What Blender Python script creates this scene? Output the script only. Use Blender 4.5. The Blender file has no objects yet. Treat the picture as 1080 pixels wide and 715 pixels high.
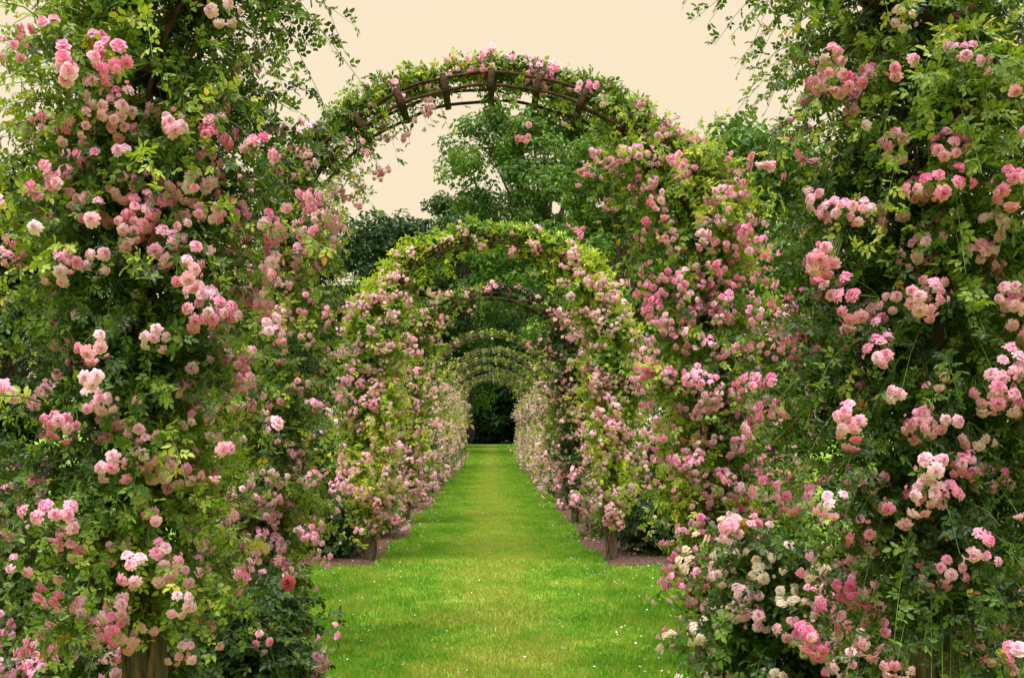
import bpy, math, numpy as np
from mathutils import Vector
rad = math.radians
scene = bpy.context.scene
COL = scene.collection

# ------------------------------------------------------------------ helpers
def norm(a):
    return a / np.maximum(np.linalg.norm(a, axis=-1, keepdims=True), 1e-9)

def lerp(a, b, t):
    return a + (b - a) * t

class MB:
    """collects vertices / faces (all arrays) and links them as one mesh object"""
    def __init__(self):
        self.V = []; self.F = []; self.A = []; self.M = []; self.n = 0
    def add(self, V, F, a=0.5, mi=0):
        V = np.asarray(V, dtype=np.float32).reshape(-1, 3)
        F = np.asarray(F, dtype=np.int32)
        if len(V) == 0: return
        A = np.broadcast_to(np.asarray(a, dtype=np.float32), (len(V),))
        self.V.append(V); self.A.append(A); self.F.append(F + self.n); self.M.append(np.full(len(F), mi, np.int32)); self.n += len(V)
    def mesh(self, name, mat=None, smooth=False):
        me = bpy.data.meshes.new(name)
        V = np.concatenate(self.V); A = np.concatenate(self.A)
        me.vertices.add(len(V)); me.vertices.foreach_set('co', V.ravel())
        loops = np.concatenate([f.ravel() for f in self.F])
        tot = np.concatenate([np.full(len(f), f.shape[1], dtype=np.int32) for f in self.F])
        start = np.concatenate([[0], np.cumsum(tot)[:-1]]).astype(np.int32)
        me.loops.add(len(loops)); me.loops.foreach_set('vertex_index', loops.astype(np.int32))
        me.polygons.add(len(tot)); me.polygons.foreach_set('loop_start', start)
        try: me.polygons.foreach_set('loop_total', tot)
        except Exception: pass
        me.update(calc_edges=True)
        if smooth:
            me.polygons.foreach_set('use_smooth', np.ones(len(tot), dtype=bool))
        at = me.attributes.new('v', 'FLOAT', 'POINT'); at.data.foreach_set('value', A)
        if mat: me.materials.append(mat)
        M = np.concatenate(self.M)
        if M.any(): me.polygons.foreach_set('material_index', M)
        return me
    def obj(self, name, mat=None, parent=None, smooth=False, color=None):
        return link(name, self.mesh(name, mat, smooth), parent, color)

def link(name, data, parent=None, color=None):
    o = bpy.data.objects.new(name, data); COL.objects.link(o)
    if parent: o.parent = parent
    if color: o.color = (*color, 1)
    return o

def tag(o, label=None, cat=None, group=None, kind=None):
    if label: o['label'] = label
    if cat: o['category'] = cat
    if group: o['group'] = group
    if kind: o['kind'] = kind
    return o

def empty(name, loc, label, cat, group=None):
    o = bpy.data.objects.new(name, None); COL.objects.link(o); o.location = loc
    o.empty_display_size = 0.2
    return tag(o, label, cat, group)

def tubes(mb, P, R, sides=3, a=0.5, phase=0.0, mi=0):
    """P [M,K,3] centre lines, R [M,K] radii"""
    P = np.asarray(P, float); R = np.asarray(R, float)
    M, K = R.shape
    T = norm(np.gradient(P, axis=1))
    ref = np.where(np.abs(T[:, :1, 2:3]) > 0.9, np.array([1., 0, 0]), np.array([0., 0, 1]))
    S = norm(np.cross(T, np.broadcast_to(ref, T.shape)))
    U = np.cross(S, T)
    ang = np.arange(sides) * 2 * np.pi / sides + phase
    V = P[:, :, None] + R[:, :, None, None] * (np.cos(ang)[:, None] * S[:, :, None] + np.sin(ang)[:, None] * U[:, :, None])
    idx = np.arange(M * K * sides).reshape(M, K, sides)
    nx = np.roll(idx, -1, axis=2)
    F = np.stack([idx[:, :-1], nx[:, :-1], nx[:, 1:], idx[:, 1:]], -1).reshape(-1, 4)
    aa = np.broadcast_to(np.asarray(a, float).reshape(-1, 1, 1) if np.ndim(a) else a, (M, K, sides)).ravel()
    mb.add(V, F, aa, mi)

def box(mb, c, ex, ey, ez, a=0.5):
    """box from a centre and three half-extent vectors"""
    c, ex, ey, ez = [np.asarray(q, float) for q in (c, ex, ey, ez)]
    V = [c + sx * ex + sy * ey + sz * ez for sz in (-1, 1) for sx, sy in ((-1, -1), (1, -1), (1, 1), (-1, 1))]
    F = [(0, 3, 2, 1), (4, 5, 6, 7), (0, 1, 5, 4), (1, 2, 6, 5), (2, 3, 7, 6), (3, 0, 4, 7)]
    mb.add(V, F, a)

# ------------------------------------------------------------------ materials
def new_mat(name):
    m = bpy.data.materials.new(name); m.use_nodes = True
    nt = m.node_tree; nt.nodes.clear()
    return m, nt, nt.nodes.new('ShaderNodeOutputMaterial')

def N(nt, t, **kw):
    n = nt.nodes.new(t)
    for k, v in kw.items(): setattr(n, k, v)
    return n

def ramp(nt, fac, stops):
    r = N(nt, 'ShaderNodeValToRGB')
    e = r.color_ramp.elements
    while len(e) < len(stops): e.new(0.5)
    for i, (p, c) in enumerate(stops):
        e[i].position = p; e[i].color = (*c, 1)
    nt.links.new(fac, r.inputs[0])
    return r.outputs[0]

def leafy(name, stops, transl=0.35, rough=0.45, spec=0.35, usecolor=True, noise_scale=None):
    m, nt, out = new_mat(name)
    L = nt.links
    at = N(nt, 'ShaderNodeAttribute', attribute_name='v')
    fac = at.outputs['Fac']
    if noise_scale:
        tc = N(nt, 'ShaderNodeTexCoord'); nz = N(nt, 'ShaderNodeTexNoise')
        nz.inputs['Scale'].default_value = noise_scale; nz.inputs['Detail'].default_value = 3
        L.new(tc.outputs['Object'], nz.inputs['Vector'])
        ma = N(nt, 'ShaderNodeMath', operation='MULTIPLY_ADD'); ma.inputs[1].default_value = 0.9
        L.new(nz.outputs['Fac'], ma.inputs[0])
        sb = N(nt, 'ShaderNodeMath', operation='SUBTRACT'); sb.inputs[1].default_value = 0.45
        L.new(fac, sb.inputs[0]); L.new(sb.outputs[0], ma.inputs[2]); fac = ma.outputs[0]
    col = ramp(nt, fac, stops)
    if usecolor:
        oi = N(nt, 'ShaderNodeObjectInfo')
        mx = N(nt, 'ShaderNodeMix', data_type='RGBA', blend_type='MULTIPLY'); mx.inputs[0].default_value = 1
        L.new(col, mx.inputs[6]); L.new(oi.outputs['Color'], mx.inputs[7]); col = mx.outputs[2]
    p = N(nt, 'ShaderNodeBsdfPrincipled')
    p.inputs['Roughness'].default_value = rough
    p.inputs['Specular IOR Level'].default_value = spec
    L.new(col, p.inputs['Base Color'])
    tr = N(nt, 'ShaderNodeBsdfTranslucent')
    hs = N(nt, 'ShaderNodeMix', data_type='RGBA', blend_type='MULTIPLY'); hs.inputs[0].default_value = 1
    hs.inputs[7].default_value = (1.3, 1.2, 0.6, 1)
    L.new(col, hs.inputs[6]); L.new(hs.outputs[2], tr.inputs['Color'])
    mix = N(nt, 'ShaderNodeMixShader'); mix.inputs[0].default_value = transl
    L.new(p.outputs[0], mix.inputs[1]); L.new(tr.outputs[0], mix.inputs[2])
    L.new(mix.outputs[0], out.inputs[0])
    return m

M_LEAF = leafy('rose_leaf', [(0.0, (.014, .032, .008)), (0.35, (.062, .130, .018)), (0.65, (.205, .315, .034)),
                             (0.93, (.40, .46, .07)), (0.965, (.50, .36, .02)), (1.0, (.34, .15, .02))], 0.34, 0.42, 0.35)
M_TREE = leafy('tree_leaf', [(0.0, (.020, .055, .022)), (0.5, (.060, .135, .042)), (1.0, (.15, .26, .07))], 0.25, 0.55, 0.2)

def petal_mat(name, inner_dark=True):
    """v: 0 = deep centre colour, 1 = palest petal; object colour is the plant's pink"""
    m, nt, out = new_mat(name)
    L = nt.links
    at = N(nt, 'ShaderNodeAttribute', attribute_name='v')
    oi = N(nt, 'ShaderNodeObjectInfo')
    hsv = N(nt, 'ShaderNodeHueSaturation')
    mr = N(nt, 'ShaderNodeMapRange'); mr.inputs[3].default_value = 0.72; mr.inputs[4].default_value = 1.08
    L.new(oi.outputs['Random'], mr.inputs[0]); L.new(mr.outputs[0], hsv.inputs['Saturation'])
    L.new(oi.outputs['Color'], hsv.inputs['Color'])
    mx = N(nt, 'ShaderNodeMix', data_type='RGBA'); 
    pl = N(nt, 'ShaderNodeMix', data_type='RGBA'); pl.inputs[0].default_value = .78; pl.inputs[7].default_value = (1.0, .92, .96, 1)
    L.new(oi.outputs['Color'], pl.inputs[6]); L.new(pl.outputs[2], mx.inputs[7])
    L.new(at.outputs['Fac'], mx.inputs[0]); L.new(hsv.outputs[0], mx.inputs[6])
    p = N(nt, 'ShaderNodeBsdfPrincipled'); p.inputs['Roughness'].default_value = 0.6
    p.inputs['Specular IOR Level'].default_value = 0.2
    L.new(mx.outputs[2], p.inputs['Base Color'])
    tr = N(nt, 'ShaderNodeBsdfTranslucent'); L.new(mx.outputs[2], tr.inputs['Color'])
    mix = N(nt, 'ShaderNodeMixShader'); mix.inputs[0].default_value = 0.45
    L.new(p.outputs[0], mix.inputs[1]); L.new(tr.outputs[0], mix.inputs[2])
    L.new(mix.outputs[0], out.inputs[0])
    return m
M_PETAL = petal_mat('rose_petal')

def bark(name, c0, c1, scale=9, stretch=0.12, bump=0.6):
    m, nt, out = new_mat(name); L = nt.links
    tc = N(nt, 'ShaderNodeTexCoord'); mp = N(nt, 'ShaderNodeMapping'); mp.inputs['Scale'].default_value = (1, 1, stretch)
    nz = N(nt, 'ShaderNodeTexNoise'); nz.inputs['Scale'].default_value = scale; nz.inputs['Detail'].default_value = 7
    nz.inputs['Roughness'].default_value = 0.7
    L.new(tc.outputs['Object'], mp.inputs[0]); L.new(mp.outputs[0], nz.inputs['Vector'])
    col = ramp(nt, nz.outputs['Fac'], [(0.35, c0), (0.62, c1)])
    p = N(nt, 'ShaderNodeBsdfPrincipled'); p.inputs['Roughness'].default_value = 0.9
    p.inputs['Specular IOR Level'].default_value = 0.15
    L.new(col, p.inputs['Base Color'])
    b = N(nt, 'ShaderNodeBump'); b.inputs['Strength'].default_value = bump; b.inputs['Distance'].default_value = 0.02
    L.new(nz.outputs['Fac'], b.inputs['Height']); L.new(b.outputs[0], p.inputs['Normal'])
    L.new(p.outputs[0], out.inputs[0])
    return m
M_POST = bark('weathered_cedar', (.022, .015, .011), (.20, .16, .12), 42, 0.11, 1.6)
M_HOOP = bark('dark_bent_wood', (.018, .010, .007), (.085, .045, .025), 25, 1.0)
M_CANE = bark('old_cane', (.04, .022, .014), (.17, .105, .06), 30, 0.3)
M_TRUNK = bark('tree_bark', (.03, .022, .016), (.12, .09, .065), 5, 0.2)
M_SHOOT = leafy('green_stem', [(0.0, (.07, .06, .02)), (0.5, (.10, .17, .03)), (1.0, (.24, .33, .05))], 0.05, 0.4, 0.4, False)

def grass_mat(name, bump):
    m, nt, out = new_mat(name); L = nt.links
    tc = N(nt, 'ShaderNodeTexCoord')
    def noise(sc, det=4, stretch=None):
        n = N(nt, 'ShaderNodeTexNoise'); n.inputs['Scale'].default_value = sc; n.inputs['Detail'].default_value = det
        if stretch:
            mp = N(nt, 'ShaderNodeMapping'); mp.inputs['Scale'].default_value = stretch
            L.new(tc.outputs['Object'], mp.inputs[0]); L.new(mp.outputs[0], n.inputs['Vector'])
        else: L.new(tc.outputs['Object'], n.inputs['Vector'])
        return n.outputs['Fac']
    n1 = noise(1.1, 5); n2 = noise(5.5, 5); n3 = noise(60, 2)
    at = N(nt, 'ShaderNodeAttribute', attribute_name='v')
    # worn, yellower strip down the middle of the walk
    sep = N(nt, 'ShaderNodeSeparateXYZ'); L.new(tc.outputs['Object'], sep.inputs[0])
    ab = N(nt, 'ShaderNodeMath', operation='ABSOLUTE'); L.new(sep.outputs['X'], ab.inputs[0])
    wr = N(nt, 'ShaderNodeMapRange'); wr.inputs[1].default_value = 0.75; wr.inputs[2].default_value = 0.1
    wr.inputs[3].default_value = 0.0; wr.inputs[4].default_value = 0.19
    L.new(ab.outputs[0], wr.inputs[0])
    s = N(nt, 'ShaderNodeMath', operation='ADD'); L.new(n1, s.inputs[0]); L.new(n2, s.inputs[1])
    s2 = N(nt, 'ShaderNodeMath', operation='MULTIPLY_ADD'); s2.inputs[1].default_value = 0.68
    L.new(s.outputs[0], s2.inputs[0])
    L.new(wr.outputs[0], s2.inputs[2])
    s3 = N(nt, 'ShaderNodeMath', operation='MULTIPLY_ADD'); s3.inputs[1].default_value = 0.35
    L.new(at.outputs['Fac'], s3.inputs[0]); L.new(s2.outputs[0], s3.inputs[2])
    s4 = N(nt, 'ShaderNodeMath', operation='MULTIPLY_ADD'); s4.inputs[1].default_value = 0.25
    L.new(n3, s4.inputs[0]); L.new(s3.outputs[0], s4.inputs[2])
    sc = N(nt, 'ShaderNodeMath', operation='MULTIPLY'); sc.inputs[1].default_value = .82; L.new(s4.outputs[0], sc.inputs[0])
    col = ramp(nt, sc.outputs[0], [(0.54, (.048, .140, .008)), (0.68, (.080, .225, .010)), (.83, (.150, .295, .016)), (.96, (.27, .32, .045))])
    p = N(nt, 'ShaderNodeBsdfPrincipled'); p.inputs['Roughness'].default_value = 0.7
    p.inputs['Specular IOR Level'].default_value = 0.15
    L.new(col, p.inputs['Base Color'])
    if bump:
        b = N(nt, 'ShaderNodeBump'); b.inputs['Strength'].default_value = 0.5; b.inputs['Distance'].default_value = 0.03
        L.new(n3, b.inputs['Height']); L.new(b.outputs[0], p.inputs['Normal'])
        L.new(p.outputs[0], out.inputs[0])
    else:
        tr = N(nt, 'ShaderNodeBsdfTranslucent'); L.new(col, tr.inputs['Color'])
        mix = N(nt, 'ShaderNodeMixShader'); mix.inputs[0].default_value = 0.3
        L.new(p.outputs[0], mix.inputs[1]); L.new(tr.outputs[0], mix.inputs[2]); L.new(mix.outputs[0], out.inputs[0])
    return m
M_LAWN = grass_mat('lawn_ground', True)
M_BLADE = grass_mat('grass_blade', False)
M_SOIL = bark('mulch', (.028, .016, .011), (.13, .075, .050), 22, 1.0, 1.0)
M_PATH = bark('gravel_path', (.14, .125, .11), (.24, .22, .19), 12, 1.0, 0.2)

# ------------------------------------------------------------------ leaves
def leaflets(mb, P, D, Nn, L, W, a):
    """ovate leaflets folded on their midrib: base, two left, tip, two right"""
    S = norm(np.cross(D, Nn)); Nn = np.cross(S, D)
    L = L[:, None]; W = W[:, None]
    fold = 0.16 * W * Nn
    V = np.stack([P,
                  P + .30 * L * D + .46 * W * S + fold,
                  P + .68 * L * D + .40 * W * S + fold - .05 * L * Nn,
                  P + L * D - .16 * L * Nn,
                  P + .68 * L * D - .40 * W * S + fold - .05 * L * Nn,
                  P + .30 * L * D - .46 * W * S + fold], 1)
    n = len(P); b = (np.arange(n) * 6)[:, None]
    F = np.concatenate([b + np.array([[0, 3, 2, 1]]), b + np.array([[0, 5, 4, 3]])])
    mb.add(V, F, np.repeat(a, 6))

def compound(mb, rng, P, D, out, size, a, k=5):
    """compound rose leaves: rachis from P along D with k leaflets"""
    n = len(P)
    Nn = norm(out * rng.uniform(.1, .9, (n, 1)) + np.array([0, 0, 1.]) * rng.uniform(.3, 1.0, (n, 1)) + rng.normal(0, .38, (n, 3)))
    S = norm(np.cross(D, Nn)); Nn = np.cross(S, D)
    sz = size * rng.uniform(.7, 1.25, n)
    spots = [(1.0, 0, .52), (.62, 1, .46), (.62, -1, .46), (.28, 1, .38), (.28, -1, .38)][:k]
    for f, sd, ls in spots:
        j = rng.normal(0, .12, (n, 3))
        d = norm(D * (1.0 if sd == 0 else .55) + sd * S * .85 + j)
        nn = norm(Nn + rng.normal(0, .22, (n, 3)))
        leaflets(mb, P + D * (f * .52 * sz)[:, None] + sd * S * (.02 * sz)[:, None], d, nn, ls * sz, ls * sz * rng.uniform(.5, .66, n), np.clip(a + rng.normal(0, .035, n), 0, 1))

# ------------------------------------------------------------------ blossoms
def add_bloom(mb, rng, c, ax, r, pale, lod=0):
    """a double rambler rose: rings of cupped petals about axis ax"""
    ax = norm(np.asarray(ax, float)); ref = np.array([1., 0, 0]) if abs(ax[0]) < .8 else np.array([0., 1, 0])
    e1 = norm(np.cross(ax, ref)); e2 = np.cross(ax, e1)
    if lod == 0: rings = [(11, 1.0, -.10, .25), (10, .90, .10, .26), (9, .76, .30, .27), (7, .56, .46, .27), (5, .36, .58, .24), (3, .16, .66, .2)]
    elif lod == 1: rings = [(7, 1.0, -.02, .42), (5, .70, .45, .52), (3, .32, .72, .50)]
    else: rings = [(5, 1.0, .12, .7), (3, .5, .55, .8)]
    for ri, (n, rr, h, w) in enumerate(rings):
        ang = np.arange(n) * 2 * np.pi / n + rng.uniform(0, 6) + rng.normal(0, .12, n)
        tilt = rng.normal(0, .08, n)
        rad_ = (np.cos(ang)[:, None] * e1 + np.sin(ang)[:, None] * e2)
        tan_ = (-np.sin(ang)[:, None] * e1 + np.cos(ang)[:, None] * e2)
        rr_ = rr * rng.uniform(.88, 1.1, n)[:, None]; hh = (h + tilt)[:, None]
        b = c + r * ax * .05
        wv = w * 1.0
        V = np.stack([b + r * rr_ * .18 * rad_ - r * wv * .35 * tan_ + r * ax * hh * .3,
                      b + r * rr_ * .18 * rad_ + r * wv * .35 * tan_ + r * ax * hh * .3,
                      b + r * rr_ * .72 * rad_ + r * wv * 1.0 * tan_ + r * ax * (hh + .10),
                      b + r * rr_ * .72 * rad_ - r * wv * 1.0 * tan_ + r * ax * (hh + .10),
                      b + r * rr_ * 1.0 * rad_ + r * wv * .55 * tan_ + r * ax * (hh - .06),
                      b + r * rr_ * 1.0 * rad_ - r * wv * .55 * tan_ + r * ax * (hh - .06)], 1)
        i = (np.arange(n) * 6)[:, None]
        F = np.concatenate([i + np.array([[0, 1, 2, 3]]), i + np.array([[3, 2, 4, 5]])])
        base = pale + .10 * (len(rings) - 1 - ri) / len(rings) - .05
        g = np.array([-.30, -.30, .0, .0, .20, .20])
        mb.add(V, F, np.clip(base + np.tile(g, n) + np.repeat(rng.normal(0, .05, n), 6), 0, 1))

def cluster_mesh(rng, n, lod=0):
    mb = MB(); pts = []; el = rng.uniform(1.0, 1.9)
    R = 0.019 * n ** .42 + .008
    tries = 0
    while len(pts) < n and tries < 9000:
        tries += 1
        q = rng.normal(0, 1, 3); q /= np.linalg.norm(q); q *= rng.uniform(.35, 1) ** .5
        q = q * np.array([R * el, R * 1.1 / el ** .5, R * .9]); q[2] = abs(q[2]) * .9 - .25 * R * (q[0] / R) ** 2 * .5
        if all(np.linalg.norm(q - p_) > .027 for p_ in pts) or n == 1: pts.append(q)
    if n == 1: pts = [np.zeros(3)]
    pb = rng.uniform(.18, .66)
    for q in pts:
        ax = q + np.array([0, 0, .035]) + rng.normal(0, .008, 3)
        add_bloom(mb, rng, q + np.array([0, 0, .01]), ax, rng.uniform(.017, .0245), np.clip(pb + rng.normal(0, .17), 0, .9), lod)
    # buds
    for _ in range(n // 3):
        q = rng.normal(0, 1, 3); q = norm(q) * R * rng.uniform(.9, 1.2); q[2] = abs(q[2])
        add_bloom(mb, rng, q, q + np.array([0, 0, .02]), rng.uniform(.006, .010), .15, 2)
    # stalks joining the heads
    T = np.array(ALLQ := [np.asarray(q, float) for q in pts])
    t = np.linspace(0, 1, 4)[None, :, None]
    b0 = np.array([0, 0, -R * 1.5 - .02])
    P = b0 + (T[:, None] - b0) * t + np.array([0, 0, -.25 * R]) * np.sin(t * 3.14)
    tubes(mb, P, np.full(P.shape[:2], .0013), 3, .5, 0, 1)
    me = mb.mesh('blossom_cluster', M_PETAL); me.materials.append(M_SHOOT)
    return me
_r = np.random.default_rng(11)
CL_BIG = [cluster_mesh(_r, n) for n in (4, 5, 6, 7, 7, 8, 9, 10, 12, 15)]
CL_SMALL = [cluster_mesh(_r, n) for n in (1, 1, 1, 2, 2, 3, 3, 4, 5, 6)]

def frame_from(z, spin):
    z = Vector(z).normalized()
    q = z.to_track_quat('Z', 'Y')
    from mathutils import Quaternion
    return (q @ Quaternion((0, 0, 1), spin)).to_euler()

def mesh_arrays(me):
    V = np.empty(len(me.vertices) * 3, np.float32); me.vertices.foreach_get('co', V)
    F = np.empty(len(me.loops), np.int32); me.loops.foreach_get('vertex_index', F)
    A = np.empty(len(me.vertices), np.float32); me.attributes['v'].data.foreach_get('value', A)
    return V.reshape(-1, 3), F.reshape(-1, 4), A

def place_clusters(root, rng, tips, outs, color, n_parts, n_stuff, small_frac, scale=1.0, deep=None, cam=None, lod_stuff=1):
    """the blossom heads that show largest as parts, the rest as one blossoms part"""
    n = min(len(tips), n_parts + n_stuff)
    if n == 0: return
    w = np.ones(len(tips))
    if cam is not None: w = .08 + np.clip((outs @ norm(np.asarray(cam, float))) + .45, 0, 2)
    order = rng.choice(len(tips), n, replace=False, p=w / w.sum())
    # most visible first
    if cam is not None:
        order = order[np.argsort(-(outs[order] @ norm(np.asarray(cam, float))) + rng.normal(0, .15, n))]
    mb = MB()
    base = np.array(color)
    for k, i in enumerate(order):
        small = rng.random() < small_frac
        out = norm(outs[i] + np.array([0, 0, rng.uniform(-.5, .55)]) + rng.normal(0, .25, 3))
        sc = scale * rng.uniform(.85, 1.2)
        if k < n_parts:
            me = (CL_SMALL if small else CL_BIG)[rng.integers(10)]
            o = bpy.data.objects.new('blossom_cluster', me); COL.objects.link(o); o.parent = root
            o.location = Vector(tips[i]); o.rotation_euler = frame_from(out, rng.uniform(0, 6.28)); o.scale = (sc,) * 3
            c = base if deep is None or rng.random() > deep[1] else np.array(deep[0])
            o.color = (*np.clip(c * rng.uniform(.85, 1.12), 0, 1), 1)
        else:
            m = 1 + rng.integers(3) if small else rng.integers(5, 11)
            for _ in range(m):
                q = tips[i] + rng.normal(0, .032 * sc, 3)
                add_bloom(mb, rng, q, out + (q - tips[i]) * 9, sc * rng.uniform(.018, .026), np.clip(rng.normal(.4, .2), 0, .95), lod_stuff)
    if mb.n:
        o = mb.obj('blossoms', M_PETAL, root, color=tuple(base)); tag(o, kind='stuff')

# ------------------------------------------------------------------ roses
def cane_leaves(mb_leaf, mb_stem, rng, P0, D0, L, droop, spacing, size, k, stem_r, tone, leaf_from=.12):
    """arching side shoots with compound leaves; returns tips and their directions"""
    M = len(P0)
    def pos(t):  # t [M,K]
        return P0[:, None] + L[:, None, None] * (D0[:, None] * t[..., None] - np.array([0, 0, 1.]) * (droop[:, None] * t ** 2)[..., None])
    K = 5; t = np.broadcast_to(np.linspace(0, 1, K), (M, K))
    tubes(mb_stem, pos(t), stem_r * (1.25 - .9 * t), 3, rng.uniform(0, .8, M))
    nl = np.maximum((L / spacing).astype(int), 2)
    rep = np.repeat(np.arange(M), nl)
    start = np.concatenate([[0], np.cumsum(nl)[:-1]])
    j = np.arange(len(rep)) - np.repeat(start, nl)
    tt = leaf_from + (1 - leaf_from) * (j + rng.uniform(0, 1, len(rep))) / nl[rep]
    P = P0[rep] + L[rep][:, None] * (D0[rep] * tt[:, None] - np.array([0, 0, 1.]) * (droop[rep] * tt ** 2)[:, None])
    T = norm(D0[rep] - np.array([0, 0, 1.]) * (2 * droop[rep] * tt)[:, None])
    pr = rng.normal(0, 1, (len(rep), 3)); pr = norm(pr - T * np.sum(pr * T, 1, keepdims=True))
    D = norm(T * .45 + pr * .9 + np.array([0, 0, .05]))
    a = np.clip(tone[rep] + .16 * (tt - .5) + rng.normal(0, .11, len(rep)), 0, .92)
    yl = rng.random(len(rep)) < .004; a[yl] = rng.uniform(.95, 1, yl.sum())
    out = norm(D0[rep] * np.array([1, 1, .2]))
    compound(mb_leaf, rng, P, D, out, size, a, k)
    te = np.ones((M, 1)); tips = pos(te)[:, 0]
    td = norm(D0 - np.array([0, 0, 1.]) * (2 * droop)[:, None])
    return tips, td

def core(l, s, R, zs):
    """point and outward normal on the post-and-hoop line of one half of an arch"""
    l = np.asarray(l, float)
    a = np.clip((l - zs) / R, 0, None)
    hp = l > zs
    x = np.where(hp, s * R * np.cos(a), s * R); z = np.where(hp, zs + R * np.sin(a), l)
    e = np.stack([np.where(hp, s * np.cos(a), s), np.zeros_like(l), np.where(hp, np.sin(a), 0)], -1)
    return np.stack([x, np.zeros_like(l), z], -1), e, a, hp

def rose_half(rng, s, R, zs, keys, n_shoots, spacing, size, k, stem_r=.0022, tone_mu=.42, inner=1.0, lmax=None):
    """geometry (leaf mb, shoot mb, cane mb, tips, outs) of one climbing rose trained up one half of an arch.
    keys: list of (length along the arch, foliage radius, density)"""
    leaf, stem, cane = MB(), MB(), MB()
    Ltot = zs + R * math.pi / 2
    kl = np.array([q[0] for q in keys]); kr = np.array([q[1] for q in keys]); kd = np.array([q[2] for q in keys])
    g = np.linspace(kl[0], kl[-1], 400)
    w = np.interp(g, kl, kd); w /= w.sum()
    l = rng.choice(g, n_shoots, p=w) + rng.normal(0, .02, n_shoots)
    l = np.clip(l, kl[0], kl[-1])
    # uneven growth: lumps along the line and around it
    ph = rng.uniform(0, 6.28, 6)
    C, e, a, hp = core(l, s, R, zs)
    phi = rng.uniform(0, 2 * np.pi, n_shoots)
    # on the hoop most shoots rise from the upper side
    up_bias = np.where(hp, np.sin(np.clip(a, 0, 1.57)), 0)
    phi = np.where(rng.random(n_shoots) < up_bias * .88, rng.normal(0, .65, n_shoots), phi)
    y = np.array([0, 1., 0])
    O = np.cos(phi)[:, None] * e + np.sin(phi)[:, None] * y
    rad_ = np.interp(l, kl, kr) * (1 + .20 * np.sin(3.1 * l + 2 * phi + ph[0]) + .15 * np.sin(7.3 * l - phi + ph[1]) + .1 * np.sin(13 * l + 3 * phi + ph[2]))
    in_side = np.where(np.cos(phi) < 0, inner, 1.0)
    rad_ = rad_ * in_side
    P0 = C + O * (rad_ * rng.uniform(0, .45, n_shoots))[:, None] + rng.normal(0, .03, (n_shoots, 3))
    up = np.where(hp, .15, .45) * rng.uniform(.2, 1.6, n_shoots)
    D0 = norm(O + np.array([0, 0, 1.]) * up[:, None] + rng.normal(0, .33, (n_shoots, 3)))
    L = rad_ * rng.uniform(.45, .95, n_shoots)
    wild = rng.random(n_shoots) < .05; L[wild] *= rng.uniform(1.2, 1.6, wild.sum())
    droop = rng.uniform(.15, .85, n_shoots)
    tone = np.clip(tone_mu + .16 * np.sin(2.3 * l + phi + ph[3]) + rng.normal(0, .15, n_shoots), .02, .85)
    tips, td = cane_leaves(leaf, stem, rng, P0, D0, L, droop, spacing, size, k, stem_r, tone)
    ok = tips[:, 2] > .2
    # old canes tied along the post and hoop
    nc = 5; K = 40
    ll = np.linspace(0, Ltot * .97, K)
    Cc, ec, _, _ = core(ll, s, R, zs)
    P = []; Rr = []
    for i in range(nc):
        f = rng.uniform(.45, 1.0); li = ll * f
        Cc, ec, _, _ = core(li, s, R, zs)
        an = rng.uniform(0, 6.28) + rng.uniform(-1, 1) * 2.5 * li + .4 * np.sin(li * 3 + i)
        off = .085 + .03 * np.sin(li * 5 + i * 2) * np.clip(li, 0, 1)
        P.append(Cc + off[:, None] * (np.cos(an)[:, None] * ec + np.sin(an)[:, None] * y)); Rr.append(np.linspace(.014, .006, K) * rng.uniform(.7, 1.2))
        P[-1][0, 2] = -.05
    tubes(cane, np.array(P), np.array(Rr), 6)
    return leaf, stem, cane, tips[ok], norm(td[ok] * .5 + O[ok])

GROUP_R = 'climbing roses trained over the arches'
GROUP_A = 'wooden rose arches over the grass walk'
YZ = 2.5
def make_rose(name, label, X0, Y, rng, s, R, zs, keys, n, spacing, size, k, color, n_parts, n_stuff, small,
              tint=(1, 1, 1), tone=.42, deep=None, inner=1.0, scale=1.02, young=0, lod_stuff=1, cat='climbing rose'):
    root = empty(name, (X0 + s * R, Y, 0), label, cat, GROUP_R)
    leaf, stem, cane, tips, outs = rose_half(rng, s, R, zs, keys, n, spacing, size, k, tone_mu=tone, inner=inner)
    sh = np.array([s * R, 0, 0])
    for mb in (leaf, stem, cane):
        mb.V = [v - sh.astype(np.float32) for v in mb.V]
    tips = tips - sh
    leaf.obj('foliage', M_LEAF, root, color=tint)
    if young:
        yl = MB(); P0 = []; D0 = []
        kl = keys[0][0] + rng.uniform(0.2, .9, young) * (min(keys[-1][0], 4.0) - keys[0][0])
        Cc, ec, _, _ = core(kl, s, R, zs)
        O = norm(rng.normal(0, 1, (young, 3)) * np.array([1, .6, 0]) + np.array([0, -.9, 0]))
        cane_leaves(leaf2 := MB(), stem, rng, Cc - sh + O * .25, norm(O + np.array([0, 0, .9]) + rng.normal(0, .3, (young, 3))),
                    rng.uniform(.5, .85, young), rng.uniform(.35, .75, young), .055, size * 1.1, k, .0032, np.full(young, .80), .12)
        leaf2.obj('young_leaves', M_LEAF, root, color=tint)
    stem.obj('side_shoots', M_SHOOT, root)
    cane.obj('stem', M_CANE, root, smooth=True)
    ap = np.clip((tips[:, 2] - 3.35) / .5, 0, 1) * .8 if Y > 5 else np.clip((tips[:, 2] - 2.95) / .3, 0, 1) * .95; kp = rng.random(len(tips)) > ap; tips, outs = tips[kp], outs[kp]
    cam = np.array([-(X0 + s * R), -Y * .8, .3]); cam = norm(cam)
    place_clusters(root, rng, tips, outs, color, n_parts, n_stuff, small, scale, deep, cam, lod_stuff)
    return root

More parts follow.
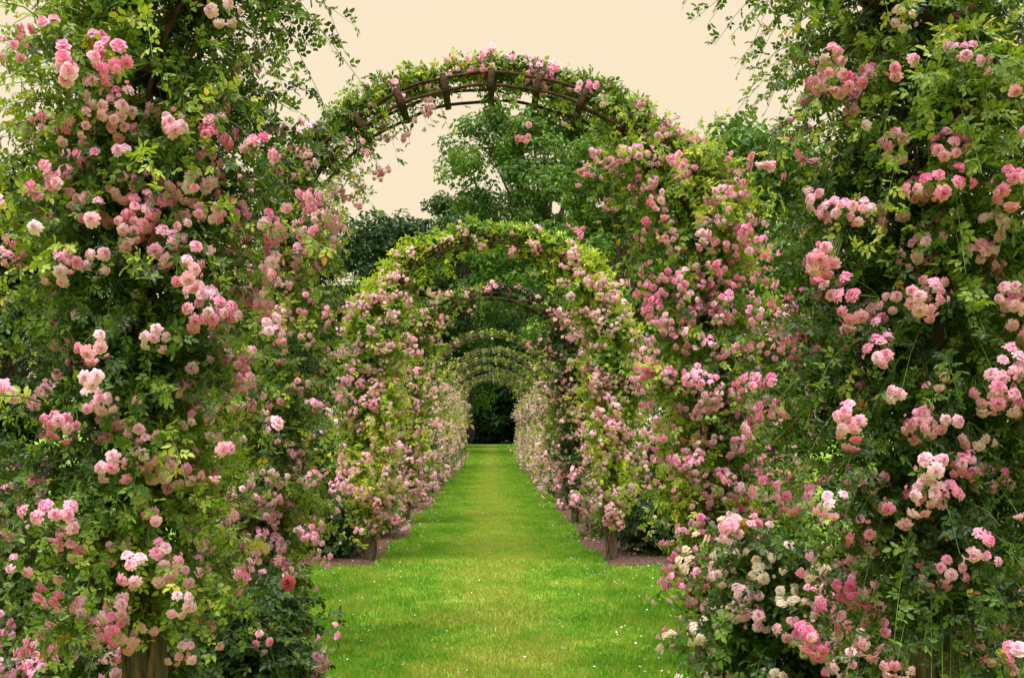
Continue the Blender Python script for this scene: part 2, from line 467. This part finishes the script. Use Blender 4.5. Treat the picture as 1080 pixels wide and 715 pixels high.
def wobbly_post(rng, h, r, name, parent, loc):
    K, S = 40, 22
    z = np.linspace(-.08, h, K); ang = np.arange(S) * 2 * np.pi / S
    flare = 1 + .18 * np.exp(-np.clip(z, 0, None) / .16)
    ph = rng.uniform(0, 6, 8)
    rr = r * flare[:, None] * (1 + .16 * np.sin(3 * ang + ph[0] + z[:, None] * 2.6) + .08 * np.sin(5 * ang + ph[1] - z[:, None] * 2.2)
                               + .07 * np.sin(9 * ang + ph[2] + 1.5 * z[:, None]) - .10 * np.abs(np.sin(4 * ang + ph[6] + 1.9 * np.sin(3 * z[:, None]))) ** 6 + .04 * np.sin(9 * z[:, None] + ph[3]))
    cx = .03 * np.sin(z * 1.4 + ph[4]); cy = .03 * np.sin(z * 1.1 + ph[5])
    V = np.stack([cx[:, None] + rr * np.cos(ang), cy[:, None] + rr * np.sin(ang), np.broadcast_to(z[:, None], rr.shape)], -1)
    idx = np.arange(K * S).reshape(K, S); nx = np.roll(idx, -1, 1)
    mb = MB(); mb.add(V, np.stack([idx[:-1], nx[:-1], nx[1:], idx[1:]], -1).reshape(-1, 4))
    o = mb.obj(name, M_POST, parent, smooth=True); o.location = loc
    return o

def make_arch(X0, Y, R, zs, label, rng, detail=True):
    root = empty('rose_arch', (X0, Y, 0), label, 'garden arch', GROUP_A)
    for s in (-1, 1):
        wobbly_post(rng, zs, .070 if detail else .062, 'post', root, (s * R, 0, 0))
    K = 72
    a = np.linspace(0, np.pi, K)
    for r in (R + .042, R - .042):
        mb = MB()
        for yy in (-.16, .16):
            rr = r + .006 * np.sin(a * 17 + r * 9 + yy * 8)
            tubes(mb, np.stack([rr * np.cos(a), np.full(K, yy), zs - .05 + rr * np.sin(a)], -1)[None], np.full((1, K), .011), 6)
        mb.obj('hoop', M_HOOP if detail else M_POST, root, smooth=True)
    n = 15
    for i in range(1, n):
        t = i * np.pi / n + (np.pi / 2 - round(n / 2 - .01) * np.pi / n)
        if t > np.pi - .05: continue
        c = np.array([R * math.cos(t), 0, zs - .05 + R * math.sin(t)])
        e = np.array([math.cos(t), 0, math.sin(t)]); tg = np.array([-math.sin(t), 0, math.cos(t)])
        mb = MB(); box(mb, (0, 0, 0), tg * .022, (0, .19, 0), e * .066)
        o = mb.obj('cross_block', M_HOOP, root); o.location = Vector(c)
        bv = o.modifiers.new('b', 'BEVEL'); bv.width = .006; bv.segments = 1
    return root

# colours (linear)
PINK = (.94, .28, .55); DEEP = (.86, .12, .40); PALE = (.95, .52, .64); SALM = (.94, .37, .56); CRIM = (.48, .03, .12)

def keyset(z0, r_post, r_sh, r_ap, d_post=1.0, d_sh=1.0, d_ap=.45, zs=YZ, R=1.5, low=.75):
    return [(z0, r_post * .6 * low, .5), (z0 + .35, r_post * low, d_post), (1.7, r_post, d_post), (zs - .2, r_post, d_post), (zs + .9, r_sh, d_sh),
            (zs + R * 1.15, r_ap * 1.25, d_ap), (zs + R * 1.62, r_ap, d_ap * .8)]

# nearest arch (only its posts and the start of its hoop are in view)
rng = np.random.default_rng(5)
make_arch(.17, 3.75, 1.5, YZ, 'nearest wooden rose arch, its two trunk posts at either edge of the photo', rng)
make_rose('climbing_rose', 'large pink climbing rose covering the nearest post at the left edge of the photo', .17, 3.75, rng, -1, 1.5, YZ,
          keyset(.86, .47, .46, .14, 1.0, .9, low=1), 2300, .028, .050, 5, PINK, 100, 90, .42, (1.0, 1.0, .95), .43, (DEEP, .2), young=16)
make_rose('climbing_rose', 'large dark-leaved pink climbing rose covering the nearest post at the right edge of the photo', .17, 3.75, rng, 1, 1.5, YZ,
          keyset(.84, .54, .52, .14, 1.0, 1.0, low=1), 2300, .028, .050, 5, PINK, 100, 80, .38, (.82, .85, .86), .38, (DEEP, .5), young=18)
# second arch, whose full hoop stands against the sky
make_arch(0, 6.8, 1.5, YZ, 'wooden rose arch whose bare dark hoop top with blocks stands highest against the sky', rng)
make_rose('climbing_rose', 'pink climbing rose on the left half of the tall arch against the sky', 0, 6.8, rng, -1, 1.5, YZ,
          keyset(.35, .36, .34, .13, 1.0, 1.05, 1.1, low=.8), 1700, .036, .065, 5, PINK, 95, 120, .55, (1.1, 1.05, .95), .50, (DEEP, .1), inner=1.15)
make_rose('climbing_rose', 'pink climbing rose with heavy hanging heads on the right half of the tall arch', 0, 6.8, rng, 1, 1.5, YZ,
          keyset(.35, .35, .38, .13, 1.0, 1.2, 1.15, low=.65), 2000, .036, .065, 5, PINK, 100, 260, .45, (1.12, 1.12, .9), .52, (DEEP, .12), inner=1.2)
# third arch
make_arch(0, 12.3, 1.5, YZ, 'wooden rose arch framed inside the tall one, its two weathered posts bare at the foot', rng)
make_rose('climbing_rose', 'pale pink climbing rose on the left half of the arch framed by the tall arch', 0, 12.3, rng, -1, 1.5, YZ,
          keyset(.4, .38, .36, .16, 1.0, 1.15, 1.25), 2300, .045, .078, 5, SALM, 100, 130, .4, (1.25, 1.28, .88), .62, inner=1.1, scale=1.15)
make_rose('climbing_rose', 'pale pink climbing rose on the right half of the arch framed by the tall arch', 0, 12.3, rng, 1, 1.5, YZ,
          keyset(.5, .36, .36, .16, 1.0, 1.15, 1.25, low=.65), 2300, .045, .078, 5, SALM, 100, 130, .45, (1.25, 1.28, .88), .62, inner=1.0, scale=1.15)
# fourth arch
make_arch(0, 17.3, 1.5, YZ, 'rose-smothered wooden arch whose hoop shows just inside the pale flowering one', rng, False)
make_rose('climbing_rose', 'salmon pink climbing rose on the left half of the arch behind the bare-footed posts', 0, 17.3, rng, -1, 1.5, YZ,
          keyset(.35, .40, .34, .17, 1.0, 1.0, .8), 1500, .06, .10, 5, SALM, 60, 210, .4, (1.1, 1.1, .9), .50, inner=1.05, scale=1.25, lod_stuff=2)
make_rose('climbing_rose', 'dark-leaved deep pink climbing rose on the right side, darkest among the arches down the walk', 0, 17.3, rng, 1, 1.5, YZ,
          keyset(.35, .43, .42, .18, 1.0, 1.2, .8), 1600, .06, .10, 5, (.80, .24, .30), 60, 170, .4, (.55, .6, .75), .30, (CRIM, .12), inner=1.1, scale=1.25, lod_stuff=2)

# far arches: two shared plants, mirrored halves
far = {}
for s in (-1, 1):
    fr = np.random.default_rng(40 + s)
    leaf, stem, cane, tips, outs = rose_half(fr, s, 1.5, YZ, keyset(.15, .42, .22, .035, 1.1, .6, .22), 1000, .06, .095, 3, tone_mu=.52)
    sh = np.array([s * 1.5, 0, 0], np.float32)
    for mb in (leaf, stem, cane): mb.V = [v - sh for v in mb.V]
    bl = MB()
    pw = np.where(tips[:, 2] > 3.0, .12, 1.0)
    for i in fr.choice(len(tips), 430, replace=False, p=pw / pw.sum()):
        for _ in range(fr.integers(1, 6)):
            q = tips[i] - sh + fr.normal(0, .04, 3)
            add_bloom(bl, fr, q, outs[i] + fr.normal(0, .4, 3), fr.uniform(.020, .030), np.clip(fr.normal(.5, .22), 0, .95), 2)
    far[s] = (leaf.mesh('foliage', M_LEAF), cane.mesh('stem', M_CANE), bl.mesh('blossoms', M_PETAL))
words = ['nearest of the six small faded rose arches far down the walk', 'second nearest of the six small faded rose arches far down the walk', 'third nearest of the six small faded rose arches far down the walk',
         'fourth nearest of the six small faded rose arches far down the walk', 'last but one of the small rose arches far down the walk', 'farthest and smallest rose arch, framing the dark trees at the end']
short = ['nearest small arch far down the walk', 'second small arch far down the walk', 'third small arch far down the walk',
         'fourth small arch far down the walk', 'last but one small arch', 'farthest small arch']
for i, Y in enumerate((24.3, 29.0, 33.0, 37.6, 42.0, 46.2)):
    make_arch(0, Y, 1.5, YZ, words[i], rng, False)
    for s in (-1, 1):
        root = empty('climbing_rose', (s * 1.5, Y, 0), 'pale climbing rose, %s half of the %s' % ('left' if s < 0 else 'right', short[i]), 'climbing rose', GROUP_R)
        f, c, b = far[s]
        q = 1 + .09 * math.sin(i * 2.3 + s)
        root.rotation_euler = (.03 * math.sin(i * 3.1 + s), .022 * math.sin(i * 1.9), .12 * math.sin(i * 2.7 + 2 * s))
        root.scale = (q, q * (1 if i % 2 else -1), 1)
        g = 1 + .12 * math.sin(i * 1.7)
        link('foliage', f, root, (1.15 * g, 1.1 * g, .9)); link('stem', c, root)
        ob = link('blossoms', b, root, tuple(np.array(PALE) * (1 - .05 * (i % 3)))); tag(ob, kind='stuff')

# ------------------------------------------------------------------ rose bushes in the beds
def rose_bush(label, x, y, h, r, seed, n, size, tint, tone, color, nb, small=.5, scale=1.0, single=None, deep=None, lodk=5, spacing=.045):
    rg = np.random.default_rng(seed)
    root = empty('rose_bush', (x, y, 0), label, 'rose bush', 'low rose bushes in the beds')
    leaf, stem = MB(), MB()
    th = rg.uniform(0, 6.28, n); zz = rg.uniform(.02, .75, n) ** .9 * h
    O = np.stack([np.cos(th), np.sin(th), np.zeros(n)], -1)
    P0 = O * (r * .35 * rg.uniform(0, 1, n))[:, None] + np.array([0, 0, 1.]) * zz[:, None]
    D0 = norm(O + np.array([0, 0, 1.]) * rg.uniform(.1, 1.3, n)[:, None] + rg.normal(0, .3, (n, 3)))
    L = r * rg.uniform(.5, .95, n); L *= np.where(zz > .6 * h, .85, 1)
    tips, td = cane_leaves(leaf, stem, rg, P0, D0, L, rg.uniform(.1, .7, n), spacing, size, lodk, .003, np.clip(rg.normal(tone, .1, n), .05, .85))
    K = 8; M = 7
    t = np.linspace(0, 1, K); a = rg.uniform(0, 6.28, M)
    P = np.stack([np.cos(a)[:, None] * r * .5 * t, np.sin(a)[:, None] * r * .5 * t, np.broadcast_to(-.05 + h * .8 * t, (M, K))], -1)
    cn = MB(); tubes(cn, P, np.broadcast_to(np.linspace(.013, .006, K), (M, K)), 6)
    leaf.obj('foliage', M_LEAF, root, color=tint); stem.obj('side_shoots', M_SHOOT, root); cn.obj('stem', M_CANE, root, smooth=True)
    outs = norm(tips - np.array([0, 0, h * .4]))
    if nb: place_clusters(root, rg, tips, outs, color, min(nb, 60), max(nb - 60, 0), small, scale * 1.1, deep, norm(np.array([-x, -y, .4])))
    if single:
        rm = MB(); add_bloom(rm, rg, np.zeros(3), (0, 0, 1), .024, 0.0); tubes(rm, np.array([[[0, 0, .004], [.004, 0, -.05], [-.01, .02, -.12], [-.03, .05, -.22]]]), np.full((1, 4), .0018), 4, .5, 0, 1)
        rm.A = [a * .03 for a in rm.A]; me = rm.mesh('red_rose', M_PETAL); me.materials.append(M_SHOOT)
        o = link('red_rose', me, root, (.55, .003, .03)); o.location = single; o.scale = (1.7,) * 3
        o.rotation_euler = frame_from((.1, -1, .25), 0); o['label'] = 'single bright red rose'
    return root
WHITE = (.93, .76, .48)
rose_bush('cream-flowered rose bush at lower right beside the tall arch foot', 1.50, 5.15, 1.30, .50, 71, 440, .085, (.8, .92, 1.0), .36, WHITE, 75, .45, 1.15, deep=((.92, .33, .50), .3))
rose_bush('dark rose bush with one bright red bloom at lower left', -1.36, 5.6, .88, .46, 72, 330, .085, (.62, .72, .8), .28, PINK, 8, .8, 1, single=(.34, -.60, .84))
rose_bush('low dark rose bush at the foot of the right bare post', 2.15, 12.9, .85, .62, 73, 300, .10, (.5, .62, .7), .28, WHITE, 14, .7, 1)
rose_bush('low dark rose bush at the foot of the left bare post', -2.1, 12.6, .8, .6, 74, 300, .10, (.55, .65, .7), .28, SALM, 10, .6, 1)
rose_bush('broad pink rose bush standing outside the left bed, seen past the bare post', -3.45, 14.6, 2.1, .95, 131, 420, .11, (.8, .85, .8), .38, PINK, 40, .5, 1.2, lodk=3, spacing=.06)
rose_bush('broad pink rose bush standing outside the right bed, seen past the bare post', 3.45, 14.4, 2.1, .95, 132, 420, .11, (.8, .85, .8), .38, PINK, 40, .5, 1.2, lodk=3, spacing=.06)
rose_bush('leafy green rose bush far left across the side lawn', -6.6, 12.2, 1.7, 1.1, 133, 460, .12, (.55, .62, .6), .32, PINK, 12, .5, 1.2, lodk=3, spacing=.06)
rose_bush('leafy green rose bush far right across the side lawn', 6.4, 12.6, 1.9, 1.1, 134, 460, .12, (.55, .62, .6), .32, PINK, 12, .5, 1.2, lodk=3, spacing=.06)
rose_bush('leafy green rose bush behind the broad pink bush outside the left bed', -3.35, 18.8, 2.1, 1.0, 135, 420, .13, (.55, .62, .6), .32, PINK, 10, .5, 1.4, lodk=3, spacing=.07)
rose_bush('leafy green rose bush behind the broad pink bush outside the right bed', 3.35, 18.8, 2.1, 1.0, 136, 420, .13, (.55, .62, .6), .32, PINK, 10, .5, 1.4, lodk=3, spacing=.07)
rose_bush('pink rose bush farthest right at the frame edge, before the lawn', 3.0, 5.8, 1.45, .6, 137, 460, .075, (.85, .9, .85), .36, PINK, 24, .5, 1.1)
k = 0
for s in (-1, 1):
    for i, y in enumerate((14.9, 20.4, 22.4, 26.6, 31.0, 35.2, 39.8, 44.1)):
        rt = rose_bush('%s pale flowering shrub rose filling the %s bed between two arches' % (['nearest', 'second', 'third', 'fourth', 'fifth', 'sixth', 'seventh', 'farthest'][i], 'left' if s < 0 else 'right'),
                  s * 1.85, y, 1.9, .62, 80 + k, 330 if i < 3 else 170, .12, (1.0, 1.0, .9), .44, SALM if i < 3 else PALE, 70 if i < 3 else 60, .4, 1.5 if i < 3 else 2.0, lodk=3, spacing=.07)
        k += 1
rose_bush('pink flowering shrub rose in the right side gap between the tall arch and the next', 2.35, 8.9, 3.5, .62, 120, 1000, .075, (1.15, 1.12, .9), .52, PINK, 150, .5, 1.0)
rose_bush('pink flowering shrub rose in the left side gap between the tall arch and the next', -2.35, 9.2, 2.9, .6, 121, 800, .075, (1.1, 1.08, .92), .5, PINK, 120, .5, 1.0)
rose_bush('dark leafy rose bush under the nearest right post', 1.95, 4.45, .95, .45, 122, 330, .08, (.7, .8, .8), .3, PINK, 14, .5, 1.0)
rose_bush('pink rose bush farthest left at the frame edge, before the lawn', -2.95, 5.9, 1.35, .55, 124, 420, .075, (1, 1, .95), .42, PINK, 30, .5, 1.1)
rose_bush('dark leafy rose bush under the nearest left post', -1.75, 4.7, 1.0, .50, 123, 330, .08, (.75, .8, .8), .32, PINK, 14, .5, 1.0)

# ------------------------------------------------------------------ ground
def sheet(name, xs, ys, z, mat, bump=0, label=None):
    X, Yg = np.meshgrid(xs, ys)
    Z = np.full_like(X, z, dtype=float)
    if bump:
        rg = np.random.default_rng(3); Z = Z + bump * (np.sin(X * 1.7 + 1) * np.sin(Yg * 1.3) + .5 * np.sin(X * 4.1 + Yg * 3.3))
    idx = np.arange(X.size).reshape(X.shape)
    F = np.stack([idx[:-1, :-1], idx[:-1, 1:], idx[1:, 1:], idx[1:, :-1]], -1).reshape(-1, 4)
    mb = MB(); mb.add(np.stack([X, Yg, Z], -1), F)
    o = mb.obj(name, mat, smooth=True); o['kind'] = 'structure'; return o
sheet('lawn', np.concatenate([[-900, -300, -100, -40], np.linspace(-12, 12, 25), [40, 100, 300, 900]]),
      np.concatenate([[-60, -20], np.linspace(-6, 60, 60), [80, 100, 130, 200, 400, 1200]]), 0, M_LAWN)
def wander(y, s):
    return .075 * np.sin(y * 1.13 + s) + .045 * np.sin(y * 2.9 + 2 * s) + .02 * np.sin(y * 7.3)
def bed(s, x0, x1, y0, y1, seed):
    """raised bed of mulch with an uneven outline"""
    rg = np.random.default_rng(seed)
    nu, nv = 18, max(int((y1 - y0) * 8), 12)
    u = np.linspace(0, 1, nu)[None]; v = np.linspace(0, 1, nv)[:, None]
    yy = y0 + (y1 - y0) * v
    e0 = x0 + wander(yy, s)
    X = s * (e0 + (x1 - e0) * u); Yg = yy + .06 * np.sin(X * 5 + seed) * (1 - 2 * v)
    edge = np.minimum(np.minimum(u * (x1 - x0), (1 - u) * (x1 - x0)), np.minimum(v, 1 - v) * (y1 - y0))
    Z = np.clip(edge / .15, 0, 1) * .05 - .012 + rg.uniform(-.006, .006, X.shape)
    idx = np.arange(X.size).reshape(X.shape)
    F = np.stack([idx[:-1, :-1], idx[:-1, 1:], idx[1:, 1:], idx[1:, :-1]], -1).reshape(-1, 4)
    mb = MB(); mb.add(np.stack([X, Yg + 0 * X, Z], -1), F)
    o = mb.obj('flower_bed', M_SOIL, smooth=True); o['kind'] = 'structure'
for s in (-1, 1):
    bed(s, 1.28, 3.2, 2.6, 7.15, 1 + s)
    bed(s, 1.32, 3.3, 11.75, 47.5, 4 + s)
o = sheet('path', np.linspace(-60, 60, 9), np.linspace(118, 121, 3), .004, M_PATH)

# grass blades over the walk
rg = np.random.default_rng(8)
mb = MB()
def blades(n, y0, y1, p):
    q = rg.random(n); y = (y0 ** (1 - p) + q * (y1 ** (1 - p) - y0 ** (1 - p))) ** (1 / (1 - p))
    x = rg.uniform(-1, 1, n) * np.where(y < 12.5, 3.0, 1.5); x = np.where(y > 47, x * 2.4, x)
    edge = 1.34 + wander(y, np.sign(x)) + .02 * np.sin(y * 23 + np.sign(x)) + rg.normal(0, .035, n)
    edge_y = .05 * np.sin(x * 11) + .04 * np.sin(x * 27) + rg.normal(0, .05, n)
    inb = (np.abs(x) > edge) & ((y < 7.15 + edge_y) | ((y > 11.78 + edge_y) & (y < 47.5)))
    keep = ~inb; x, y = x[keep], y[keep]; n = len(x)
    tuft = .5 + .5 * np.sin(x * 5.1 + 1.3 * np.sin(y * 3.7)) * np.sin(y * 4.3 + 1.1 * np.sin(x * 2.9))
    hh = .036 * rg.uniform(.5, 1.2, n) * (.7 + .6 * tuft) * np.where(np.abs(x) > 1.15, 1.4, 1) * (1 + np.clip(y - 12, 0, 60) * .008)
    ww = .0056 * np.clip(y / 10, 1, 8) * rg.uniform(.7, 1.3, n)
    th = rg.uniform(0, 6.28, n); ln = rg.normal(0, .45, (n, 2)) * hh[:, None]
    d = np.stack([np.cos(th), np.sin(th)], -1) * ww[:, None] / 2
    z0 = np.zeros(n)
    V = np.stack([np.stack([x - d[:, 0], y - d[:, 1], z0], -1), np.stack([x + d[:, 0], y + d[:, 1], z0], -1),
                  np.stack([x + ln[:, 0], y + ln[:, 1], hh], -1)], 1)
    mb.add(V, np.arange(n * 3).reshape(n, 3), np.repeat(np.clip(rg.normal(.5, .28, n), 0, 1), 3))
blades(560000, 5.2, 117, 1.75)
o = mb.obj('grass', M_BLADE); tag(o, 'short green mown grass of the walk between the rose arches', 'grass', kind='stuff')

# fallen petals
mb = MB(); n = 1300
y = rg.uniform(5.5, 26, n); x = rg.normal(0, 1.0, n); x = np.where(rg.random(n) < .82, np.sign(x) * rg.uniform(.95, 2.1, n), x)
for i in range(n):
    r = rg.uniform(.006, .012); th = rg.uniform(0, 6.28); c = np.array([x[i], y[i], .035 + rg.uniform(0, .012)])
    e1 = np.array([math.cos(th), math.sin(th), rg.uniform(-.3, .3)]); e2 = np.array([-math.sin(th), math.cos(th), rg.uniform(-.3, .3)])
    mb.add([c - e1 * r, c - e2 * r * .8 + [0, 0, .003], c + e1 * r + [0, 0, .004], c + e2 * r * .8], [(0, 1, 2, 3)], rg.uniform(.5, 1))
o = mb.obj('fallen_petals', M_PETAL, color=PALE); tag(o, 'pale fallen rose petals scattered over the grass walk and beds', 'petals', kind='stuff')

# mulch chips
mb = MB(); n = 9000
sx = rg.choice([-1, 1], n); cx = sx * rg.uniform(1.34, 3.0, n); cy = np.where(rg.random(n) < .4, rg.uniform(4.5, 7.0, n), rg.uniform(11.9, 17, n))
r = rg.uniform(.008, .022, n); th = rg.uniform(0, 6.28, n)
e1 = np.stack([np.cos(th), np.sin(th), rg.uniform(-.5, .5, n)], -1) * r[:, None]; e2 = np.stack([-np.sin(th), np.cos(th), rg.uniform(-.5, .5, n)], -1) * (r * .45)[:, None]
c = np.stack([cx, cy, np.full(n, .046)], -1)
mb.add(np.stack([c - e1, c - e2, c + e1, c + e2], 1), np.arange(n * 4).reshape(n, 4))
o = mb.obj('mulch_chips', M_SOIL); tag(o, 'dark brown bark mulch lying on the rose beds', 'mulch', kind='stuff')

# ------------------------------------------------------------------ background trees
def tree_meshes(seed, h, r, base, lobes, leaf_size, per, tone):
    """tapered trunk with limbs and a crown of leaf clumps"""
    g = np.random.default_rng(seed)
    tb, cb = MB(), MB()
    K = 10; t = np.linspace(0, 1, K)
    sway = g.normal(0, .25, 2)
    trunk = np.stack([sway[0] * np.sin(t * 3), sway[1] * np.sin(t * 2.5), -.2 + h * .86 * t], -1)
    tubes(tb, trunk[None], (h * .022 * (1 - .85 * t) + .04)[None], 10)
    cen = []
    for i in range(lobes):
        f = base + (1 - base) * ((i + g.uniform(0, 1)) / lobes) ** .85
        env = math.sin(math.pi * min(max((f - base) / (1.06 - base), 0.04), 1) ** .75) ** .7
        a = i * 2.399 + g.normal(0, .4); rr = r * env * g.uniform(.25, 1.0) ** .6
        cen.append((rr * math.cos(a), rr * math.sin(a), h * f, g.uniform(.6, 1.15)))
    P = []; R = []
    for (x, y, z, q) in cen:
        z0 = max(z * .62, h * .12); s0 = np.array([0, 0, z0]); e = np.array([x, y, z])
        tt = np.linspace(0, 1, 6)[:, None]
        P.append(s0 + (e - s0) * tt + np.array([0, 0, 1.]) * np.sin(tt * 3.14) * -.05 * h * .4); R.append(np.linspace(h * .007, h * .0015, 6))
    tubes(tb, np.array(P), np.array(R), 5)
    for (x, y, z, q) in cen:
        m = int(per * q)
        cr = r * .30 * q
        sub = g.normal(0, 1, (7, 3)); sub = norm(sub) * cr * g.uniform(.3, 1.0, (7, 1)) * np.array([1.15, 1.15, .55])
        own = g.integers(7, size=m)
        d = norm(g.normal(0, 1, (m, 3)))
        p = sub[own] + d * (cr * .52 * g.uniform(.3, 1.0, m) ** .5)[:, None] * np.array([1.1, 1.1, .6])
        c = np.array([x, y, z]) + p
        nn = norm(d * .6 + np.array([0, 0, .8]) + g.normal(0, .5, (m, 3)))
        D = norm(np.cross(nn, g.normal(0, 1, (m, 3))))
        leaflets(cb, c, D, nn, leaf_size * g.uniform(.6, 1.3, m), leaf_size * g.uniform(.45, .8, m), np.clip(g.normal(tone, .16, m) + .10 * g.normal(), 0, 1))
    return tb.mesh('trunk', M_TRUNK, True), cb.mesh('crown', M_TREE)
T_BIG = tree_meshes(21, 20, 6.2, .42, 46, .27, 900, .5)
T_ROUND = tree_meshes(22, 14, 5.0, .22, 38, .23, 850, .5)
T_WIDE = tree_meshes(23, 16, 6.4, .20, 52, .34, 560, .45)
T_LOW = tree_meshes(24, 16, 6.0, .04, 56, .42, 520, .4)
GT = 'trees beyond the rose garden'
def tree(kind, x, y, s, rz, tint, label, sx=1.0, cat='tree'):
    root = empty('tree', (x, y, 0), label, cat, GT)
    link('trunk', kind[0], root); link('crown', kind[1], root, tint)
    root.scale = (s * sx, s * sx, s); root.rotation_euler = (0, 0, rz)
tree(T_BIG, 3.4, 62, 1.08, .3, (1.35, 1.25, .75), 'tallest green tree seen through the top of the tall arch', .95)
tree(T_ROUND, -2.2, 74, 1.34, 1.2, (.95, .92, .70), 'dark green tree left of the tallest one inside the tall arch', .72)
tree(T_ROUND, 5.8, 44, 1.0, 2.2, (1.8, 1.6, .8), 'bright green tree right of the tallest one inside the tall arch', 1.0)
tree(T_WIDE, 12.6, 50, 1.0, .8, (1.55, 1.45, .9), 'mid green tree between the tall arch and the right edge rose')
tree(T_WIDE, -8.2, 74, 1.06, 2.9, (.55, .62, .62), 'dark tree behind the left shoulder of the third arch')
tree(T_BIG, 10.5, 88, 1.05, 4.0, (.85, .9, .85), 'dark tree behind the bright green one')
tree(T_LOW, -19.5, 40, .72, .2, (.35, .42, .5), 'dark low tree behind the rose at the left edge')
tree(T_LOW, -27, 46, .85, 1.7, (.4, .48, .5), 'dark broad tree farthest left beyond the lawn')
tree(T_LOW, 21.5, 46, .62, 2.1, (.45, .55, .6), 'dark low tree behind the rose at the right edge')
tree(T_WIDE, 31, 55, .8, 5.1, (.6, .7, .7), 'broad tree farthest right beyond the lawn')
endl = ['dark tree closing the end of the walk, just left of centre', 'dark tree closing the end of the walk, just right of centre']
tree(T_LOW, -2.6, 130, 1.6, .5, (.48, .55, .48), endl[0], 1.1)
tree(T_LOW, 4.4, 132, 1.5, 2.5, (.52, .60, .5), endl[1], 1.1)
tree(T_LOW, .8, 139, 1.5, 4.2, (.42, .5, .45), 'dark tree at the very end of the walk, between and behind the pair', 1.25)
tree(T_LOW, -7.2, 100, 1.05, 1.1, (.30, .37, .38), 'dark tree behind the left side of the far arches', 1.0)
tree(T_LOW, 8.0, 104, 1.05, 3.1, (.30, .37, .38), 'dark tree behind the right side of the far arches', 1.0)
j = 0
dist = ['nearer the middle', 'second from the middle', 'third from the middle', 'fourth from the middle', 'farthest out']
for s in (-1, 1):
    for i, x in enumerate((12, 24, 37, 52, 70)):
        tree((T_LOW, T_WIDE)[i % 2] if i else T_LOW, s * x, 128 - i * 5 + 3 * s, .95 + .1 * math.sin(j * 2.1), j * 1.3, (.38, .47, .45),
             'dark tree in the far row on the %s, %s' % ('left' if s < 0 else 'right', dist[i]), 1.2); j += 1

# ------------------------------------------------------------------ sky, light, camera
w = bpy.data.worlds.new('World'); scene.world = w; w.use_nodes = True
nt = w.node_tree; nt.nodes.clear(); L = nt.links
out = N(nt, 'ShaderNodeOutputWorld'); bg = N(nt, 'ShaderNodeBackground')
SUN_EL, SUN_AZ = 62, 205      # azimuth clockwise from +Y
sky = N(nt, 'ShaderNodeTexSky', sky_type='NISHITA'); sky.sun_disc = False
sky.sun_elevation = rad(SUN_EL); sky.sun_rotation = rad(SUN_AZ)
tc = N(nt, 'ShaderNodeTexCoord'); sep = N(nt, 'ShaderNodeSeparateXYZ'); L.new(tc.outputs['Generated'], sep.inputs[0])
# overcast cloud cover: even and cream near the horizon, brighter overhead as an overcast sky is
mr = N(nt, 'ShaderNodeMapRange'); mr.inputs[1].default_value = .42; mr.inputs[2].default_value = 1.0
mr.inputs[3].default_value = 1.0; mr.inputs[4].default_value = 4.6
L.new(sep.outputs['Z'], mr.inputs[0])
nz = N(nt, 'ShaderNodeTexNoise'); nz.inputs['Scale'].default_value = 2.2; nz.inputs['Detail'].default_value = 4
L.new(tc.outputs['Generated'], nz.inputs['Vector'])
m2 = N(nt, 'ShaderNodeMapRange'); m2.inputs[3].default_value = .97; m2.inputs[4].default_value = 1.03; L.new(nz.outputs['Fac'], m2.inputs[0])
mm = N(nt, 'ShaderNodeMath', operation='MULTIPLY'); L.new(mr.outputs[0], mm.inputs[0]); L.new(m2.outputs[0], mm.inputs[1])
cr = N(nt, 'ShaderNodeMapRange'); cr.inputs[1].default_value = .40; cr.inputs[2].default_value = .75; L.new(sep.outputs['Z'], cr.inputs[0])
cmx = N(nt, 'ShaderNodeMix', data_type='RGBA'); cmx.inputs[6].default_value = (5.25, 4.36, 3.06, 1); cmx.inputs[7].default_value = (6.3, 6.0, 5.9, 1)
L.new(cr.outputs[0], cmx.inputs[0])
vs = N(nt, 'ShaderNodeVectorMath', operation='SCALE'); L.new(cmx.outputs[2], vs.inputs[0]); L.new(mm.outputs[0], vs.inputs['Scale'])
mx = N(nt, 'ShaderNodeMix', data_type='RGBA'); mx.inputs[0].default_value = .96
L.new(sky.outputs[0], mx.inputs[6]); L.new(vs.outputs[0], mx.inputs[7])
L.new(mx.outputs[2], bg.inputs[0]); bg.inputs[1].default_value = .1
L.new(bg.outputs[0], out.inputs[0])

sd = bpy.data.lights.new('sun', 'SUN'); sd.energy = 1.5; sd.angle = rad(14); sd.color = (1, .96, .90)
so = bpy.data.objects.new('sun', sd); COL.objects.link(so)
az, el = rad(SUN_AZ), rad(SUN_EL)
d = Vector((math.sin(az) * math.cos(el), math.cos(az) * math.cos(el), math.sin(el)))
so.rotation_euler = d.to_track_quat('Z', 'Y').to_euler()

cam = bpy.data.cameras.new('camera'); co = bpy.data.objects.new('camera', cam); COL.objects.link(co)
co.location = (0, 0, 1.6); co.rotation_euler = (rad(90), 0, 0)
cam.lens = 35; cam.sensor_width = 36; cam.shift_x = 22 / 1080; cam.shift_y = 97.5 / 1080
cam.clip_end = 3000; cam.clip_start = .05
scene.camera = co
vs_ = scene.view_settings
vs_.view_transform = 'Standard'; vs_.look = 'None'; vs_.gamma = 1; vs_.exposure = 0.92; vs_.use_curve_mapping = False
cy = scene.cycles
cy.max_bounces = 6; cy.diffuse_bounces = 4; cy.glossy_bounces = 2; cy.transmission_bounces = 4; cy.transparent_max_bounces = 4
cy.use_denoising = True
cy.caustics_reflective = False; cy.caustics_refractive = False
scene.render.use_persistent_data = False
print('objects', len(bpy.data.objects), 'tris', sum(len(o.data.loops) for o in bpy.data.objects if o.type == 'MESH'))
